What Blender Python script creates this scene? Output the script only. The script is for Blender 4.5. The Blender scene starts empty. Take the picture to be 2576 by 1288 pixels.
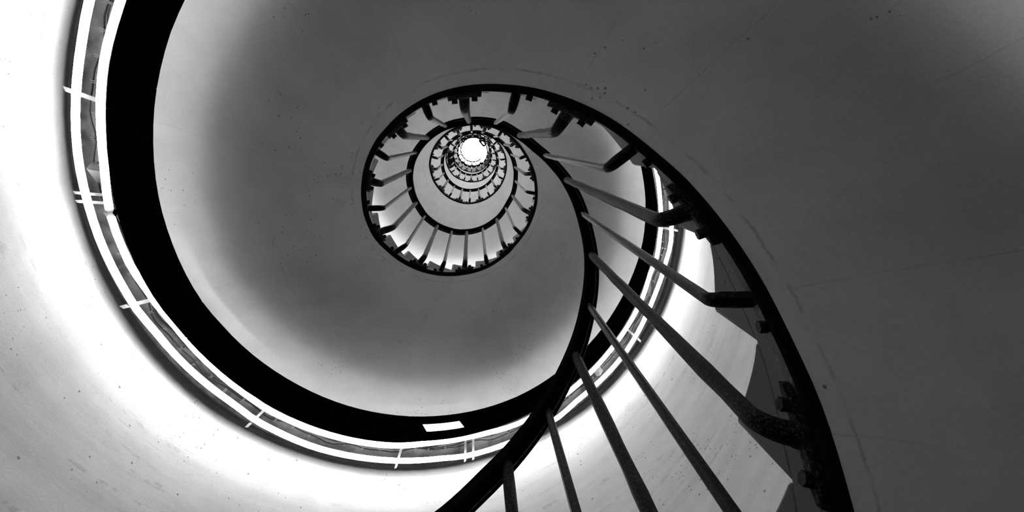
import bpy, math, random
from mathutils import Vector, Matrix
random.seed(7)
C = bpy.context.scene.collection
SC = 0.45                      # metres per unit (the well radius is one unit)
P, Z0 = 7.5102, 1.7305         # rise per turn, height of the soffit at phase 0 above the lens
RW = 3.10                      # inner radius of the tower wall
STEP = 360 / 21.0
PH_A, PH_B = -345.6, 14.4 + STEP * 101
FLOOR = -5.0

def tab(t):
    xs = [a for a, b in t]; ys = [b for a, b in t]
    def f(x):
        if x <= xs[0]: return ys[0]
        if x >= xs[-1]: return ys[-1]
        for i in range(len(xs) - 1):
            if x <= xs[i + 1]:
                u = (x - xs[i]) / (xs[i + 1] - xs[i]); u = u * u * (3 - 2 * u)
                return ys[i] * (1 - u) + ys[i + 1] * u
    return f
# small irregularities of the built stair: radius against phase (degrees climbed)
r_well = tab([(-60, 1.0), (-16, .9965), (-5, 1.004), (3, 1.0), (12, 1.0035), (30, 1.003), (38, .998), (50, 1.003), (67, 1.0), (80, .994), (102, .993), (119, .990), (131, .988), (137, .994), (161, .997), (172, 1.002), (183, 1.011), (197, 1.018), (211, 1.006), (223, 1.005), (248, 1.005), (263, 1.006), (278, 1.012), (299, 1.003), (307, .994), (328, 1.005), (340, 1.011), (364, 1.003), (378, .992), (389, .985), (400, .990), (485, .971), (530, .969), (548, .948), (573, .930), (598, .934), (619, .948), (690, .948), (735, .956), (891, .967), (940, .966), (964, .94), (988, .946), (1015, .966), (1045, .985), (1100, .98)])
r_rail = tab([(-101, .812), (-86, .792), (-55, .793), (-34, .799), (-12, .806), (3, .80), (14, .801), (24, .798), (34, .788), (46, .780), (58, .792), (72, .820), (95, .822), (114, .829), (150, .825), (165, .815), (180, .802), (200, .797), (217, .813), (234, .822), (256, .835), (277, .836), (298, .824), (322, .795), (335, .805), (352, .805), (363, .816), (381, .826), (400, .83), (470, .80), (533, .773), (620, .782), (642, .785), (700, .76), (725, .75), (900, .77), (1300, .775)])
r_tube_in = tab([(145, 2.656), (155, 2.672), (168, 2.666), (179, 2.698), (186, 2.692), (193, 2.66), (200, 2.635), (208, 2.639), (217, 2.65), (225, 2.667), (251, 2.672), (261, 2.648), (269, 2.65), (282, 2.686), (297, 2.668), (310, 2.662), (327, 2.668), (334, 2.652), (340, 2.683), (346, 2.678), (359, 2.663)])
r_tube_out = tab([(147, 2.846), (153, 2.839), (169, 2.85), (179, 2.841), (194, 2.826), (200, 2.805), (218, 2.797), (225, 2.823), (238, 2.84), (262, 2.842), (269, 2.865), (290, 2.862), (297, 2.828), (312, 2.841), (330, 2.814), (338, 2.824), (344, 2.847), (353, 2.825)])
r_fbot = tab([(144, 2.593), (149, 2.598), (154, 2.605), (160, 2.603), (168, 2.607), (179, 2.617), (186, 2.624), (193, 2.619), (201, 2.600), (210, 2.597), (226, 2.600), (236, 2.606), (246, 2.614), (258, 2.598), (268, 2.604), (285, 2.612), (300, 2.602), (320, 2.602), (336, 2.600), (343, 2.614), (347, 2.615), (354, 2.607), (361, 2.592)])
r_fascia = tab([(140, 2.604), (148, 2.615), (162, 2.622), (180, 2.634), (198, 2.644), (206, 2.63), (226, 2.62), (246, 2.624), (257, 2.628), (281, 2.636), (300, 2.62), (324, 2.614), (342, 2.63), (352, 2.62), (364, 2.61)])

def hz(ph, off=0.0): return Z0 + P * ph / 360.0 + off
def pt(r, ph, z):
    a = math.radians(ph)
    return (r * math.cos(a) * SC, -r * math.sin(a) * SC, z * SC)
def hp(r, ph, off): return pt(r, ph, hz(ph, off))

class MB:
    def __init__(s): s.v = []; s.f = []; s.uv = []; s.sm = []; s.mi = {}
    def face(s, idx, uv=None, smooth=False):
        s.f.append(tuple(idx)); s.uv.append(uv or [(0, 0)] * len(idx)); s.sm.append(smooth)
    def add(s, vs):
        n = len(s.v); s.v.extend(vs); return n
    def sweep(s, prof, a, b, step=3.0, smooth=False, phs=None, caps=True, edge=None):
        """prof(ph)-> closed loop of (r, off); swept up the helix"""
        if phs is None:
            n = max(1, int(math.ceil((b - a) / step))); phs = [a + (b - a) * i / n for i in range(n + 1)]
        rings = []
        for ph in phs:
            pr = prof(ph); rings.append((s.add([hp(r, ph, o) for r, o in pr]), pr))
        k = len(rings[0][1])
        for i in range(len(phs) - 1):
            A, pa = rings[i]; B, pb = rings[i + 1]
            for j in range(k):
                j2 = (j + 1) % k
                uv = [(phs[i], pa[j][0]), (phs[i + 1], pb[j][0]), (phs[i + 1], pb[j2][0]), (phs[i], pa[j2][0])]
                if edge and j in edge: s.mi[len(s.f)] = 1
                s.face((A + j, B + j, B + j2, A + j2), uv, smooth)
        if caps:
            s.face([rings[0][0] + j for j in range(k)]); s.face([rings[-1][0] + j for j in reversed(range(k))])
    def tube(s, pts, rad, n=10, caps=True, groove=False, up=None):
        """round bar along points (metres)"""
        P_ = [Vector(p) for p in pts]; rings = []; prev = None
        for i, p in enumerate(P_):
            t = (P_[min(i + 1, len(P_) - 1)] - P_[max(i - 1, 0)]).normalized()
            if prev is None:
                u = Vector((0, 0, 1)) if abs(t.z) < .9 else Vector((1, 0, 0))
                if up is not None: u = Vector(up)
                prev = (u - t * u.dot(t)).normalized()
            prev = (prev - t * prev.dot(t)).normalized(); w = t.cross(prev)
            rr = rad(i) if callable(rad) else rad
            ring = []
            for j in range(n):
                a = 2 * math.pi * j / n
                q = rr * (0.78 if groove and j % (n // 2) == n // 4 else 1.0)
                ring.append(tuple(p + (prev * math.cos(a) + w * math.sin(a)) * q))
            rings.append(s.add(ring))
        for i in range(len(P_) - 1):
            for j in range(n):
                s.face((rings[i] + j, rings[i] + (j + 1) % n, rings[i + 1] + (j + 1) % n, rings[i + 1] + j), None, True)
        if caps:
            s.face([rings[0] + j for j in reversed(range(n))]); s.face([rings[-1] + j for j in range(n)])
    def box(s, c, ax, ay, az, hx, hy, hz_):
        c = Vector(c); ax, ay, az = Vector(ax) * hx, Vector(ay) * hy, Vector(az) * hz_
        n = s.add([tuple(c + ax * i + ay * j + az * k) for k in (-1, 1) for j in (-1, 1) for i in (-1, 1)])
        for q in ((0, 2, 3, 1), (4, 5, 7, 6), (0, 1, 5, 4), (2, 6, 7, 3), (0, 4, 6, 2), (1, 3, 7, 5)):
            s.face([n + i for i in q])
    def build(s, name, mat, parent=None, bevel=0.0):
        me = bpy.data.meshes.new(name); me.from_pydata(s.v, [], s.f)
        uvl = me.uv_layers.new(name='UVMap'); d = []
        for u in s.uv:
            for a in u: d.extend(a)
        uvl.data.foreach_set('uv', d)
        me.materials.append(mat)
        for i_, k_ in s.mi.items(): me.polygons[i_].material_index = k_
        me.validate(); me.update()
        import bmesh
        bm = bmesh.new(); bm.from_mesh(me); bmesh.ops.recalc_face_normals(bm, faces=bm.faces); bm.to_mesh(me); bm.free()
        me.polygons.foreach_set('use_smooth', [True] * len(me.polygons)); me.set_sharp_from_angle(angle=math.radians(28)); me.update()
        o = bpy.data.objects.new(name, me); C.objects.link(o)
        if parent is not None:
            o.parent = parent
            o.matrix_parent_inverse = Matrix.Translation(-parent.location) if parent.parent is None else Matrix()
        if bevel:
            m = o.modifiers.new('edge', 'BEVEL'); m.width = bevel; m.segments = 2; m.limit_method = 'ANGLE'
        return o
def thing(name, label, cat, loc=(0, 0, 0), group=None):
    o = bpy.data.objects.new(name, None); C.objects.link(o); o.location = loc; o.empty_display_size = .1
    o['label'] = label; o['category'] = cat; o['kind'] = 'thing'
    if group: o['group'] = group
    return o

# ------------------------------------------------------------ materials
def mat(name):
    m = bpy.data.materials.new(name); m.use_nodes = True
    nt = m.node_tree; return m, nt, nt.nodes['Principled BSDF']
def N(nt, t, **k):
    n = nt.nodes.new(t)
    for a, b in k.items():
        if a == 'inp':
            for x, y in b.items(): n.inputs[x].default_value = y
        else: setattr(n, a, b)
    return n
def mth(nt, op, a, b=None, clamp=False):
    n = nt.nodes.new('ShaderNodeMath'); n.operation = op; n.use_clamp = clamp
    for i, v in enumerate((a, b)):
        if v is None: continue
        if isinstance(v, (int, float)): n.inputs[i].default_value = v
        else: nt.links.new(v, n.inputs[i])
    return n.outputs[0]
def ramp(nt, src, pts):
    r = nt.nodes.new('ShaderNodeValToRGB'); el = r.color_ramp.elements
    while len(el) < len(pts): el.new(.5)
    for e, (p, v) in zip(el, pts): e.position = p; e.color = (v, v, v, 1)
    nt.links.new(src, r.inputs[0]); return r.outputs[0]
def noise(nt, vec, scale, detail=3, rough=.55):
    n = N(nt, 'ShaderNodeTexNoise', inp={'Scale': scale, 'Detail': detail, 'Roughness': rough})
    if vec is not None: nt.links.new(vec, n.inputs['Vector'])
    return n.outputs['Fac']
def pits(nt, vec, scale, size, keep, seed=0):
    """dark blow holes: 1 inside a hole"""
    v = N(nt, 'ShaderNodeTexVoronoi', inp={'Scale': scale, 'Randomness': 1.0})
    nt.links.new(vec, v.inputs['Vector'])
    sep = N(nt, 'ShaderNodeSeparateColor'); nt.links.new(v.outputs['Color'], sep.inputs[0])
    rnd = mth(nt, 'GREATER_THAN', sep.outputs[0], keep)
    rad = mth(nt, 'MULTIPLY', sep.outputs[1], size)
    d = mth(nt, 'SUBTRACT', rad, v.outputs['Distance'])
    d = mth(nt, 'MULTIPLY', d, 14 / max(size * 3, .01), True)
    return mth(nt, 'MULTIPLY', d, rnd)
def concrete(name, base, mode):
    m, nt, bs = mat(name)
    tc = N(nt, 'ShaderNodeTexCoord'); ob = tc.outputs['Object']
    big = noise(nt, ob, 1.7, 2); mid = noise(nt, ob, 9, 2); fine = noise(nt, ob, 160, 0)
    wv = noise(nt, ob, 5, 2)
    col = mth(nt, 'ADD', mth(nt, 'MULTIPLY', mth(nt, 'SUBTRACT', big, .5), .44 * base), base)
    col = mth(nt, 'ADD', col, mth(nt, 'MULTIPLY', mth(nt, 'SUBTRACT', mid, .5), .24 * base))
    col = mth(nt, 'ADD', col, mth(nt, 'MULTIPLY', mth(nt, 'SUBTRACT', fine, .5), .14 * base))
    clus = mth(nt, 'GREATER_THAN', noise(nt, ob, 2.6, 1), .60 if mode != 'wall' else .54)
    # stretch the holes a little sideways
    h1 = pits(nt, ob, 34, .13 if mode != 'wall' else .20, .93 if mode != 'wall' else .84)
    h2 = mth(nt, 'MULTIPLY', pits(nt, ob, 85, .34, .70), clus)
    hole = mth(nt, 'MAXIMUM', h1, h2)
    height = mth(nt, 'MULTIPLY', fine, .3)
    mark = None
    sx = N(nt, 'ShaderNodeSeparateXYZ'); nt.links.new(tc.outputs['UV'], sx.inputs[0])
    if mode == 'soffit':
        u = mth(nt, 'DIVIDE', mth(nt, 'ADD', sx.outputs[0], mth(nt, 'MULTIPLY', mth(nt, 'SUBTRACT', wv, .5), 1.0)), STEP)
        fr = mth(nt, 'ABSOLUTE', mth(nt, 'SUBTRACT', mth(nt, 'FRACT', u), .5))
        w = mth(nt, 'DIVIDE', .012, sx.outputs[1])
        ln = mth(nt, 'SUBTRACT', 1.0, mth(nt, 'DIVIDE', fr, w), True)
        vec = N(nt, 'ShaderNodeCombineXYZ'); nt.links.new(mth(nt, 'FLOOR', u), vec.inputs[0]); nt.links.new(mth(nt, 'MULTIPLY', sx.outputs[1], .9), vec.inputs[1])
        fade = ramp(nt, noise(nt, vec.outputs[0], 2.3, 2), [(.42, 0), (.56, 1)])
        mark = mth(nt, 'MULTIPLY', mth(nt, 'MULTIPLY', ln, fade), .30)
        # rough seam where the edge strip meets the slab
        rr = mth(nt, 'ADD', sx.outputs[1], mth(nt, 'MULTIPLY', mth(nt, 'SUBTRACT', noise(nt, ob, 30, 3), .5), .025))
        d = mth(nt, 'ABSOLUTE', mth(nt, 'SUBTRACT', rr, 1.088))
        seam = mth(nt, 'MULTIPLY', mth(nt, 'SUBTRACT', 1.0, mth(nt, 'DIVIDE', d, .011), True), ramp(nt, noise(nt, ob, 18, 3), [(.42, 0), (.6, 1)]))
        mark = mth(nt, 'MAXIMUM', mark, mth(nt, 'MULTIPLY', seam, .55))
    if mode == 'wall':
        vec = N(nt, 'ShaderNodeCombineXYZ')
        nt.links.new(mth(nt, 'MULTIPLY', sx.outputs[0], .35), vec.inputs[0]); nt.links.new(mth(nt, 'MULTIPLY', sx.outputs[1], 5.0), vec.inputs[1])
        st = noise(nt, vec.outputs[0], 1.0, 3, .6)
        col = mth(nt, 'ADD', col, mth(nt, 'MULTIPLY', mth(nt, 'SUBTRACT', st, .5), .46 * base))
        sharp = ramp(nt, noise(nt, vec.outputs[0], 2.1, 6, .7), [(.57, 0), (.63, 1)])
        rag = ramp(nt, noise(nt, ob, 22, 4), [(.50, 0), (.58, 1)])
        mark = mth(nt, 'MULTIPLY', mth(nt, 'MULTIPLY', sharp, rag), .35)
        height = mth(nt, 'ADD', height, mth(nt, 'MULTIPLY', st, 2.0))
    if mark is not None:
        hole = mth(nt, 'MAXIMUM', hole, mark)
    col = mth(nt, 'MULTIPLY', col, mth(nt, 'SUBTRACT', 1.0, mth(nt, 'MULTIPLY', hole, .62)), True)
    cc = N(nt, 'ShaderNodeCombineColor')
    for i in range(3): nt.links.new(col, cc.inputs[i])
    nt.links.new(cc.outputs[0], bs.inputs['Base Color'])
    bs.inputs['Roughness'].default_value = .85; bs.inputs['Specular IOR Level'].default_value = .25
    height = mth(nt, 'SUBTRACT', height, mth(nt, 'MULTIPLY', h1, 2.2))
    bp = N(nt, 'ShaderNodeBump', inp={'Strength': .35, 'Distance': .003}); nt.links.new(height, bp.inputs['Height'])
    nt.links.new(bp.outputs[0], bs.inputs['Normal'])
    return m
def metal(name, lo, hi, rough, metallic, scale, bump, thr=(.45, .6), rlo=None, spec=.5):
    m, nt, bs = mat(name)
    ob = N(nt, 'ShaderNodeTexCoord').outputs['Object']
    n = noise(nt, ob, scale, 5, .65)
    nt.links.new(ramp(nt, n, [(thr[0], lo), (thr[1], hi)]), bs.inputs['Base Color'])
    nt.links.new(ramp(nt, n, [(.3, rlo or rough), (.7, rough)]), bs.inputs['Roughness'])
    bs.inputs['Metallic'].default_value = metallic; bs.inputs['Specular IOR Level'].default_value = spec
    if bump:
        bp = N(nt, 'ShaderNodeBump', inp={'Strength': bump, 'Distance': .002}); nt.links.new(noise(nt, ob, scale * 2.2, 5, .7), bp.inputs['Height'])
        nt.links.new(bp.outputs[0], bs.inputs['Normal'])
    return m
def flat(name, v, rough=.5, metallic=0.0, spec=.5):
    m, nt, bs = mat(name); bs.inputs['Base Color'].default_value = (v, v, v, 1)
    bs.inputs['Roughness'].default_value = rough; bs.inputs['Metallic'].default_value = metallic; bs.inputs['Specular IOR Level'].default_value = spec
    return m
def glow(name, s):
    m, nt, bs = mat(name); bs.inputs['Base Color'].default_value = (.8, .8, .8, 1)
    bs.inputs['Emission Color'].default_value = (1, 1, 1, 1); bs.inputs['Emission Strength'].default_value = s
    return m
M_SOFF = concrete('soffit_concrete', .37, 'soffit')
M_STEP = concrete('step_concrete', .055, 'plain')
M_WALL = concrete('wall_concrete', .46, 'wall')
M_RAIL = metal('black_gloss_paint', .003, .005, .34, 0, 30, .10)
M_RAIL.node_tree.nodes['Principled BSDF'].inputs['Specular IOR Level'].default_value = 0
M_EDGE = metal('painted_edge_highlight', .03, .16, .5, 0, 90, .3, (.4, .6), .4, .3)  # rim light on the handrail's outer edges, put into the colour
M_RUST = metal('flaking_black_iron', .004, .085, .55, 0, 260, 1.0, (.50, .80), .50, .025)
M_IRON = metal('smooth_black_iron', .006, .022, .40, 0, 150, .3, (.5, .66), .48, .025)
M_BAR = metal('worn_edge_bar', .004, .10, .65, 0, 130, .8, (.55, .70), .4, .1)
M_FASC = flat('matt_black_fascia', .0015, .7, 0, 0)
M_TRAY = metal('galvanised_tray', .008, .022, .45, 0, 14, .1, (.4, .6), .35, .15)
M_BRK = flat('pale_bracket_metal', .05, .5, 0, .2)
M_TAB = flat('white_tab', .30, .5, 0, .2)
M_CAB = flat('cable_sheath', .002, .45, 0, .05)
M_TUBE = glow('fluorescent_tube', 23.5)
M_TUBE2 = glow('upper_turn_tube', 110.0)
M_UP2 = glow('upper_turn_added_uplight', 22.0)
M_TUBE3 = glow('top_turn_tube', 190.0)
M_UP3 = glow('top_turn_added_uplight', 60.0)
M_UP = glow('added_uplight_tube', 9.5)  # unseen tubes added above the tray to brighten the soffit
M_WIN = glow('lit_panel', 3.0)
M_BOX = flat('grey_box', .02, .5, 0, .1)

# ------------------------------------------------------------ wall, floor
def ring_mesh(r0, r1, z0, z1, n=180, rows=1):
    mb = MB(); A = []
    for i in range(n + 1):
        ph = 360 * i / n
        A.append(ph)
    def strip(r, inner):
        zs = [z0 + (z1 - z0) * k / rows for k in range(rows + 1)]
        idx = [[mb.add([pt(r, ph, z)]) for z in zs] for ph in A[:-1]]; idx.append(idx[0])
        for i in range(n):
            for k in range(rows):
                h = lambda ph, z: (math.radians(ph) * r, z - P * ph / 360)
                mb.face((idx[i][k], idx[i + 1][k], idx[i + 1][k + 1], idx[i][k + 1]),
                        [h(A[i], zs[k]), h(A[i + 1], zs[k]), h(A[i + 1], zs[k + 1]), h(A[i], zs[k + 1])], True)
        return idx
    a = strip(r0, True); b = strip(r1, False)
    for i in range(n):
        mb.face((a[i][0], b[i][0], b[i + 1][0], a[i + 1][0])); mb.face((a[i][-1], a[i + 1][-1], b[i + 1][-1], b[i][-1]))
    return mb
TOP = 43.0
w = ring_mesh(RW, RW + .5, FLOOR - 1.2, TOP).build('wall_round', M_WALL); w['kind'] = 'structure'
mb = MB(); n = 96
a = mb.add([pt(RW + .4, 360 * i / n, FLOOR) for i in range(n)]); b = mb.add([pt(RW + .4, 360 * i / n, FLOOR - .4) for i in range(n)])
mb.face([a + i for i in range(n)]); mb.face([b + i for i in reversed(range(n))])
for i in range(n): mb.face((a + i, b + i, b + (i + 1) % n, a + (i + 1) % n))
fl = mb.build('floor', M_STEP); fl['kind'] = 'structure'

# ------------------------------------------------------------ staircase
stair = thing('spiral_staircase', 'pale concrete spiral staircase winding up the round shaft, smooth curved underside', 'staircase', pt(2, PH_A + 5, FLOOR))
def slab_prof(ph):
    r = r_well(ph)
    return [(r, -.014), (r + .045, -.010), (r + .092, 0), (1.5, 0), (1.9, 0), (2.3, 0), (RW - .002, 0), (RW - .002, .30), (r, .30)]
mb = MB(); mb.sweep(slab_prof, PH_A, PH_B, 2.0)
for i in range(len(mb.sm)): mb.sm[i] = False
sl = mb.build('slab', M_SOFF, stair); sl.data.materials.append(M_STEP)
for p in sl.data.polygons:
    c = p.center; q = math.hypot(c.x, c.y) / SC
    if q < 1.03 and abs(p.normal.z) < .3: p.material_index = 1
steps = []
k = int(round((PH_A - 14.4) / STEP))
far = MB()
while 14.4 + STEP * k < PH_B - 1:
    a = 14.4 + STEP * k; b = a + STEP
    near = a < 14.4 + STEP * 78
    mb = MB() if near else far
    top = .69
    n = 8; rows = []
    for i in range(n + 1):
        ph = a + (b - a) * i / n; r = r_well(ph) + .001; zt = hz(a, top) - hz(ph)
        nose = .012 if i == 0 else 0
        lo = .29
        rows.append(mb.add([hp(r, ph, lo), hp(RW - .002, ph, lo), hp(RW - .002, ph, zt), hp(r, ph, zt)]))
    for i in range(n):
        A, B = rows[i], rows[i + 1]
        for j in range(4): mb.face((A + j, B + j, B + (j + 1) % 4, A + (j + 1) % 4))
    mb.face([rows[0] + j for j in range(4)]); mb.face([rows[-1] + j for j in reversed(range(4))])
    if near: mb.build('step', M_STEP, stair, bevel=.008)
    k += 1
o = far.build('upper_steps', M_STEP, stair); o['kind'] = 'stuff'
# landing at the head of the stair
mb = MB(); n = 30; rows = []
for i in range(n + 1):
    ph = PH_B + 150 * i / n; zt = hz(PH_B, .33)
    rows.append(mb.add([pt(.97, ph, zt - .33), pt(RW + .03, ph, zt - .33), pt(RW + .03, ph, zt), pt(.97, ph, zt)]))
for i in range(n):
    for j in range(4): mb.face((rows[i] + j, rows[i + 1] + j, rows[i + 1] + (j + 1) % 4, rows[i] + (j + 1) % 4))
mb.face([rows[0] + j for j in range(4)]); mb.face([rows[-1] + j for j in reversed(range(4))])
mb.build('top_landing', M_STEP, stair)

# ------------------------------------------------------------ railing
rail = thing('stair_railing', 'black iron spiral railing with bent balusters lining the open stairwell', 'railing', hp(.95, PH_A + 12, .05))
def rail_prof(ph):
    r = r_rail(ph); q = [(.003, .118), (0, .112), (0, .030), (.008, .012), (.024, .004), (.050, -.010), (.052, -.004), (.057, -.004), (.060, -.012), (.080, -.012), (.083, -.008), (.083, .098), (.075, .112)]
    return [(r + x, 2.50 + z) for x, z in q]
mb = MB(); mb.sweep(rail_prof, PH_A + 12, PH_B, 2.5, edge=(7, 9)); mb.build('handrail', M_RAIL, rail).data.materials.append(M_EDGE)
def bar_prof(ph):
    r = r_well(ph); return [(r + .002, .018), (r + .002, .10), (r - .032, .10), (r - .036, .092), (r - .036, .018)]
mb = MB(); mb.sweep(bar_prof, PH_A + 8, PH_B, 2.5); bar = mb.build('edge_bar', M_BAR, rail)
def strip_prof(ph):
    r = r_well(ph); return [(r + .003, -.024), (r + .003, .019), (r - .038, .019), (r - .038, -.016), (r - .032, -.024)]
mb = MB(); mb.sweep(strip_prof, PH_A + 8, PH_B, 2.5); mb.build('lower_strip', M_RAIL, rail)
def frame(ph):
    a = math.radians(ph); er = Vector((math.cos(a), -math.sin(a), 0)); et = Vector((-math.sin(a), -math.cos(a), 0))
    tt = (et + Vector((0, 0, P / (2 * math.pi)))).normalized()
    return er, et, tt
def bolt_mb(r, ph, off, rr=.020, ln=.034, mb=None):
    mb = mb or MB(); er, et, tt = frame(ph); c = Vector(hp(r, ph, off)); up = er.cross(tt)
    v = []
    for s in (0, 1):
        for j in range(6):
            a = math.pi / 3 * j + .3
            v.append(tuple(c - er * (ln * s - .006) * SC + (tt * math.cos(a) + up * math.sin(a)) * rr * SC * 1.15))
    n = mb.add(v)
    for j in range(6): mb.face((n + j, n + (j + 1) % 6, n + 6 + (j + 1) % 6, n + 6 + j))
    mb.face([n + 6 + j for j in range(6)]); mb.face([n + j for j in reversed(range(6))])
    return mb
def baluster(ph, heavy, mb, rng):
    rb = r_well(ph) - (.055 if heavy else .03); rv = r_rail(ph) + .040
    e = rng.uniform(-1.0, 1.0) * (1.0 if heavy else .4)
    fil = .085 if heavy else .042; ze = .10 + rng.uniform(-.02, .02); zf = .065
    pts = []; rad = []
    def add(r, p, z, q): pts.append(hp(r, ph, 0)[:2] + ((hz(ph) + z) * SC,) if False else pt(r, p, hz(ph) + z)); rad.append(q)
    qf = .036 if heavy else .029; qv = .030 if heavy else .0225
    rs = rb + (.02 if heavy else .05)
    for i in range(4):
        u = i / 3; add(rs + (rv + fil - rs) * u, ph, zf + (ze - zf) * u * u, qf)
    for i in range(1, 7):
        a = math.pi / 2 * i / 6; add(rv + fil - fil * math.sin(a), ph, ze + fil - fil * math.cos(a), qf + (qv - qf) * i / 6)
    m = 14 if heavy else 5
    for i in range(1, m + 1):
        u = i / m
        j = (rng.uniform(-.0025, .0025) if heavy and i < m else 0)
        add(rv + j, ph + e * u, ze + fil + (2.512 - ze - fil + P * e / 360) * u, qv * (1 + (rng.uniform(-.07, .07) if heavy else 0)) * (1 - .1 * u))
    mb.tube(pts, lambda i: rad[i] * SC, 12, groove=not heavy, up=frame(ph)[1])
def plate(ph, mb, half=6.6):
    phs = [ph - half + 2 * half * i / 12 for i in range(13)]
    def pr(p):
        r = r_well(ph) - .036; t = (p - ph) / half; hgt = .032 * math.sqrt(max(.10, 1 - abs(t) ** 5)); c = .05
        return [(r, c - hgt), (r, c + hgt), (r - .026, c + hgt), (r - .031, c + hgt * .7), (r - .031, c - hgt * .7), (r - .026, c - hgt)]
    mb.sweep(pr, 0, 0, phs=phs)
k = -20; nb = 0
farb = MB()
while True:
    ph = 6.8 + STEP * k
    if ph > PH_B - 3: break
    heavy = (k % 2 == 1)
    rng = random.Random(k * 13 + 5)
    ph += rng.uniform(-.7, .7)
    if k >= -7 and nb < 100:
        nb += 1; mb = MB(); baluster(ph, heavy, mb, rng)
        o = mb.build('baluster', M_RUST if heavy else M_IRON, rail)
        if heavy:
            o['label'] = 'thick flaking baluster bolted on with a plate'
            mp = MB(); plate(ph, mp); mp.build('mounting_plate', M_RUST, o)
            for d in (-4.1, 3.9): bolt_mb(r_well(ph) - .065, ph + d, .05, .018, .034).build('bolt', M_IRON, o)
        else:
            bolt_mb(r_well(ph) - .035, ph - 4.2 + rng.uniform(-.5, .5), .05, .018, .034).build('bolt', M_IRON, bar)
    else:
        baluster(ph, heavy, farb, rng)
        if heavy: plate(ph, farb)
    k += 1
o = farb.build('farther_balusters', M_IRON, rail); o['kind'] = 'stuff'
# posts and a pierced plate at the head of the railing
for ph, r0, hr, ht, h0, h1 in ((PH_B - 7, .80, .05, .035, 2.0, 2.66), (1658, .775, .09, .02, 2.55, 2.75)):
    er, et, tt = frame(ph); mb = MB(); c = Vector(hp(r0, ph, (h0 + h1) / 2))
    mb.box(c, er, et, (0, 0, 1), hr * SC, ht * SC, (h1 - h0) / 2 * SC); mb.build('post', M_RAIL, rail)
ph = 1478 + 360; z = hz(PH_B, 2.2)
mb = MB(); c = Vector(pt(.80, ph, z)); er, et, tt = frame(ph); A = []
for i in range(20):
    a = 2 * math.pi * i / 20; ca, sa = math.cos(a), math.sin(a)
    k_ = 1 / max(abs(ca) / .17, abs(sa) / .30) / 1.0
    q = [c + (er * ca * k_ + et * sa * k_) * SC, c + (er * ca * .055 + et * (sa * .14 - .05)) * SC]
    A.append(mb.add([tuple(v + Vector((0, 0, dz))) for v in q for dz in (0, .02)]))
for i in range(20):
    X, Y = A[i], A[(i + 1) % 20]
    mb.face((X, Y, Y + 2, X + 2)); mb.face((X + 1, X + 3, Y + 3, Y + 1)); mb.face((X, X + 1, Y + 1, Y)); mb.face((X + 2, Y + 2, Y + 3, X + 3))
mb.build('pierced_plate', M_RAIL, rail)
mb = MB()  # unidentified dark bulk against the railing
mb.sweep(lambda p: [(r_well(p) - .05, .15), (r_well(p) - .05, 1.5 + .25 * math.sin(p * .35)), (r_well(p) - .15, 2.25 + .2 * math.sin(p * .5)), (r_well(p) - .15, .9)], 882, 924, 3)
o = mb.build('dark_shape', M_FASC, rail); o['label'] = 'dark shape behind the balusters of a high turn'

# ------------------------------------------------------------ trough lights
TOPF, BOTF = -.345, -.985
def fasc(a, b, mb, hole=None, skew=True):
    """upright curved board, its end cuts square to the slope"""
    def sk(o): return (-4.1 * (o - BOTF) / (TOPF - BOTF)) if skew else 0
    def grid(p0, p1, o0, o1, n):
        A = []
        for i in range(n + 1):
            ph = p0 + (p1 - p0) * i / n
            rw = []
            for o in (o0, o1):
                p = ph + sk(o); f = (o - BOTF) / (TOPF - BOTF); ri = (r_fbot(p) - .014) * (1 - f) + (r_fascia(p) + .006) * f
                rw += [hp(ri, p, o), hp(ri + .014, p, o)]
            A.append(mb.add(rw))
        for i in range(n):
            X, Y = A[i], A[i + 1]
            mb.face((X, Y, Y + 2, X + 2), None, True); mb.face((X + 1, X + 3, Y + 3, Y + 1), None, True)
            mb.face((X, X + 1, Y + 1, Y)); mb.face((X + 2, Y + 2, Y + 3, X + 3))
        for X in (A[0], A[-1]): mb.face((X, X + 2, X + 3, X + 1))
    n = max(2, int((b - a) / 3))
    if not hole: grid(a, b, BOTF, TOPF, n)
    else:
        h0, h1, o0, o1 = hole
        grid(a, b, BOTF, o0, n); grid(a, b, o1, TOPF, n)
        grid(a, h0, o0, o1, 2); grid(h1, b, o0, o1, max(2, int((b - h1) / 3)))
def tubeseg(a, b, rf, off, mb, rad=.027, step=2.5):
    n = max(2, int((b - a) / step))
    mb.tube([hp(rf(a + (b - a) * i / n), a + (b - a) * i / n, off) for i in range(n + 1)], rad * SC, 10)
def tray_prof(ph):
    a = r_fascia(ph) + .024
    return [(a, -.80), (a, -.785), (2.975, -.785), (2.975, -.40), (2.990, -.40), (2.990, -.80), (2.918, -.80), (2.918, -.866), (2.903, -.866), (2.903, -.80)]
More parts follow.
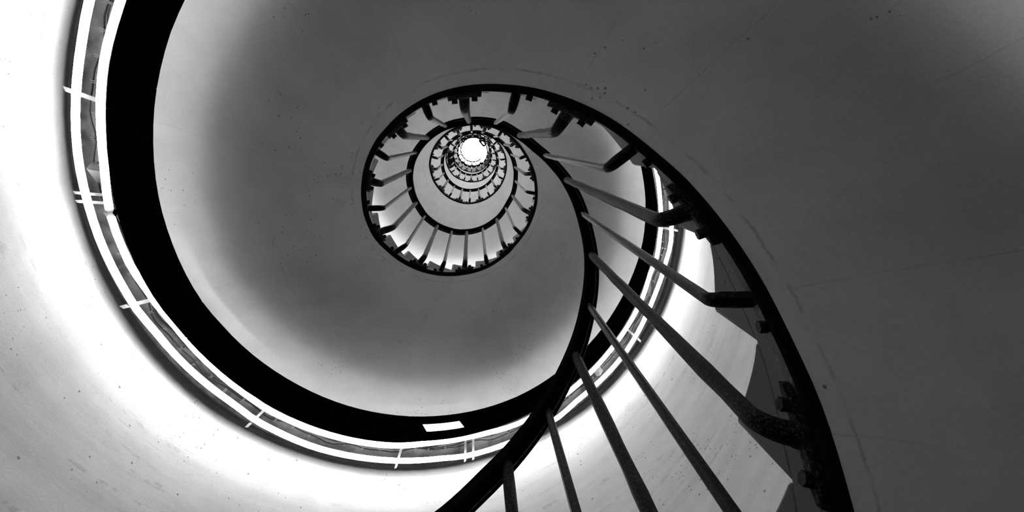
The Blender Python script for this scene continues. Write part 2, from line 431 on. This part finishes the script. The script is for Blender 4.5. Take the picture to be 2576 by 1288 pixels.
def section(a, b, label, group, detail, hole=None, t1=None, t2=None, MT=None, MU=None):
    MT = MT or M_TUBE; MU = MU or M_UP
    mid = (a + b) / 2
    t = thing('trough_light', label, 'light fixture', hp(2.75, mid, -.98), group)
    mb = MB(); fasc(a + .07, b - .07, mb, hole); mb.build('fascia_panel', M_FASC, t)
    mb = MB(); mb.sweep(tray_prof, a + .02, b - .02, 3); mb.build('tray', M_TRAY, t)
    x = t1 or (a, b)
    mb = MB(); tubeseg(x[0], x[1], r_tube_in, -.938, mb); mb.build('fluorescent_tube', MT, t)
    x = t2 or (a, b)
    mb = MB(); tubeseg(x[0], x[1], r_tube_out, -.931, mb); mb.build('fluorescent_tube', MT, t)
    for r_, o_ in ((2.745, -.45), (2.93, -.46)):  # added uplights, out of sight behind the fascia, for the soffit glow
        mb = MB(); tubeseg(a + .3, b - .3, lambda p, r_=r_: r_, o_, mb, .027, 4); mb.build('added_uplight', MU, t)
    if hole:
        h0, h1, o0, o1 = hole; mb = MB(); A = []
        for i in range(5):
            ph = h0 + (h1 - h0) * i / 4; rw = []
            for o in (o0, o1):
                p = ph - 4.1 * (o - BOTF) / (TOPF - BOTF); f = (o - BOTF) / (TOPF - BOTF); q = (r_fbot(p) - .014) * (1 - f) + (r_fascia(p) + .006) * f; rw += [hp(q + .002, p, o), hp(q + .010, p, o)]
            A.append(mb.add(rw))
        for i in range(4):
            X, Y = A[i], A[i + 1]
            mb.face((X, Y, Y + 2, X + 2)); mb.face((X + 1, X + 3, Y + 3, Y + 1)); mb.face((X, X + 1, Y + 1, Y)); mb.face((X + 2, Y + 2, Y + 3, X + 3))
        for X in (A[0], A[-1]): mb.face((X, X + 2, X + 3, X + 1))
        o = mb.build('lit_window', M_WIN, t); o['label'] = 'bright white rectangular window in the black panel'
    if not detail: return t
    # brackets across the tubes
    for ph, kind in [(p, q) for p, q in BRK if a <= p < b]:
        er, et, tt = frame(ph); mb = MB(); up = er.cross(tt)
        wd = .020 if kind == 's' else .028
        mb.box(hp(2.785, ph, -.90), er, tt, (0, 0, 1), .107 * SC, wd * SC, .006 * SC)
        mb.box(hp(2.70, ph, -.85), er, tt, (0, 0, 1), .008 * SC, wd * SC, .05 * SC)
        o = mb.build('bracket', M_BRK, t)
        mb = MB(); mb.box(hp(2.914, ph, -.905), er, tt, (0, 0, 1), .026 * SC, wd * SC, .006 * SC); mb.build('bracket_end', M_TAB, o)
    if a < HOLD < b:
        er, et, tt = frame(HOLD); mb = MB(); mb.box(hp(r_tube_in(HOLD) + .004, HOLD, -.925), er, tt, er.cross(tt), .034 * SC, .028 * SC, .022 * SC)
        mb.build('lamp_holder', M_BOX, t)
    p = a + 1.8
    while p < b - 1:
        if all(abs(p - q) > 2 for q, _ in BRK):
            er, et, tt = frame(p); mb = MB(); r0 = 2.755 + .012 * math.sin(p)
            base = Vector(hp(r0, p, -.795))
            for sgn in (-1, 1):
                tip = base + er * .022 * SC - Vector((0, 0, .085 * SC)) + tt * sgn * .012 * SC
                root = base + tt * sgn * .004 * SC
                nn = mb.add([tuple(root + tt * .010 * SC), tuple(root - tt * .010 * SC), tuple(tip - tt * .003 * SC), tuple(tip + tt * .003 * SC),
                             tuple(root + tt * .010 * SC + er * .006 * SC), tuple(root - tt * .010 * SC + er * .006 * SC), tuple(tip - tt * .003 * SC + er * .003 * SC), tuple(tip + tt * .003 * SC + er * .003 * SC)])
                for q in ((0, 1, 2, 3), (4, 7, 6, 5), (0, 4, 5, 1), (1, 5, 6, 2), (2, 6, 7, 3), (3, 7, 4, 0)): mb.face([nn + i for i in q])
            mb.build('clip', M_BRK, t)
        p += 3.75
    # thin ridge lines pressed in the tray and loose cables
    for rr, amp, q, per in ((2.735, .022, .011, 21.0), (2.785, .016, .006, 13.0)):
        mb = MB(); n = int((b - a) / 1.5)
        pts = []
        for i in range(n + 1):
            ph = a + (b - a) * i / n
            pts.append(hp(rr + amp * math.sin(ph / per * 6.28 + rr * 9) + .01 * math.sin(ph * .9), ph, -.835 + .02 * math.sin(ph / 6.1 + rr)))
        mb.tube(pts, q * SC, 7); mb.build('cable', M_CAB, t)
    return t
BRK = [(159.9, 'w'), (174.6, 's'), (175.9, 's'), (193.7, 'w'), (223.6, 's'), (253.6, 's'), (268.1, 's'), (269.9, 's'), (300.5, 's'), (318.0, 's'), (348.0, 's'), (130.0, 's')]
HOLD = 177.35
G1 = 'trough light sections around the lit turn'
VIS = [
 (118.3, 160.4, 'curved black-fronted trough light with two glowing tubes, running off the top edge at upper left', None, (118.3, 176.7), None),
 (160.4, 202.5, 'curved black-fronted trough light with a short dark gap between its inner tubes', None, (178.0, 202.5), None),
 (202.5, 257.9, 'longest curved black trough light, at lower left below the speckled underside', None, None, None),
 (257.9, 286.0, 'short curved trough light whose black panel has a bright rectangular window', (259.9, 269.0, -.775, -.572), None, None),
 (286.0, 342.2, 'curved black trough light seen behind the handrail and long nearest balusters', None, None, None),
 (342.2, 384.0, 'curved black trough light disappearing behind the edge bar near two bent balusters', None, None, None)]
for a, b, lab, hole, t1, t2 in VIS: section(a, b, lab, G1, True, hole, t1, t2)
GL = 'trough light sections on the nearest underside'
for a, b in ((22, 70), (70, 118.3)):
    section(a, b, 'black trough light beneath the nearest flight, just beyond the top edge', GL, False, MU=glow('dim_added_uplight', 4.0))
GU = 'trough light sections of the upper turns'
a = 384.0
while a < PH_B - 40:
    b = min(a + 100, PH_B - 10); section(a, b, 'black trough light on an upper turn, hidden behind the flights below', GU, False, MT=(M_TUBE3 if a > 850 else M_TUBE2) if a > 400 else None, MU=(M_UP3 if a > 850 else M_UP2) if a > 400 else None); a = b
# ballast box and junction boxes in the trough
def gear(name, label, ph, r, off, hx, hy, hz_, m, grp=None):
    er, et, tt = frame(ph); mb = MB(); mb.box((0, 0, 0), er, tt, er.cross(tt), hx * SC, hy * SC, hz_ * SC)
    o = mb.build(name, m, None, bevel=.002); o.location = hp(r, ph, off)
    o['label'] = label; o['category'] = 'electrical box'; o['kind'] = 'thing'
    if grp: o['group'] = grp
gear('ballast_box', 'grey box between the two glowing tubes at left', 171.8, 2.757, -.835, .050, .125, .030, M_BOX)
gear('junction_box', 'small pale junction box between the tubes, beside a long baluster', 304.9, 2.76, -.86, .035, .045, .035, M_BRK)

# ------------------------------------------------------------ daylight and camera
wd = bpy.data.worlds.new('sky'); bpy.context.scene.world = wd; wd.use_nodes = True
bg = wd.node_tree.nodes['Background']; bg.inputs[0].default_value = (1, 1, 1, 1); bg.inputs[1].default_value = 18.0

AX, AY = -0.009755, 0.663786
F_, VX, VY, CX, CY = 1480.335, 1191.5599, 352.1303, 1265.0815, 438.9818
d = Vector((VX - CX, VY - CY, F_)).normalized()
x = (Vector((1, 0, 0)) - d * d.x).normalized(); y = d.cross(x)
Rw = Matrix((x, y, d)).transposed()       # camera axes (right, down, forward) = Rw @ world
cam = bpy.data.cameras.new('camera'); co = bpy.data.objects.new('camera', cam); C.objects.link(co)
right, down, fwd = Vector(Rw[0]), Vector(Rw[1]), Vector(Rw[2])
m = Matrix((right, -down, -fwd)).transposed().to_4x4()
m.translation = Vector((-AX * SC, -AY * SC, 0))
co.matrix_world = m
cam.sensor_width = 36; cam.lens = 36 * F_ / 2576
cam.shift_x = (1288 - CX) / 2576; cam.shift_y = (CY - 644) / 2576
cam.clip_start = .02; cam.clip_end = 200
s = bpy.context.scene; s.camera = co
s.view_settings.view_transform = 'Standard'; s.view_settings.look = 'None'; s.view_settings.gamma = 1; s.view_settings.use_curve_mapping = False
s.view_settings.exposure = 0.0
try:
    s.cycles.diffuse_bounces = 3; s.cycles.glossy_bounces = 1; s.cycles.max_bounces = 3; s.cycles.use_denoising = True; s.cycles.adaptive_threshold = .15; s.cycles.adaptive_min_samples = 32
except Exception: pass
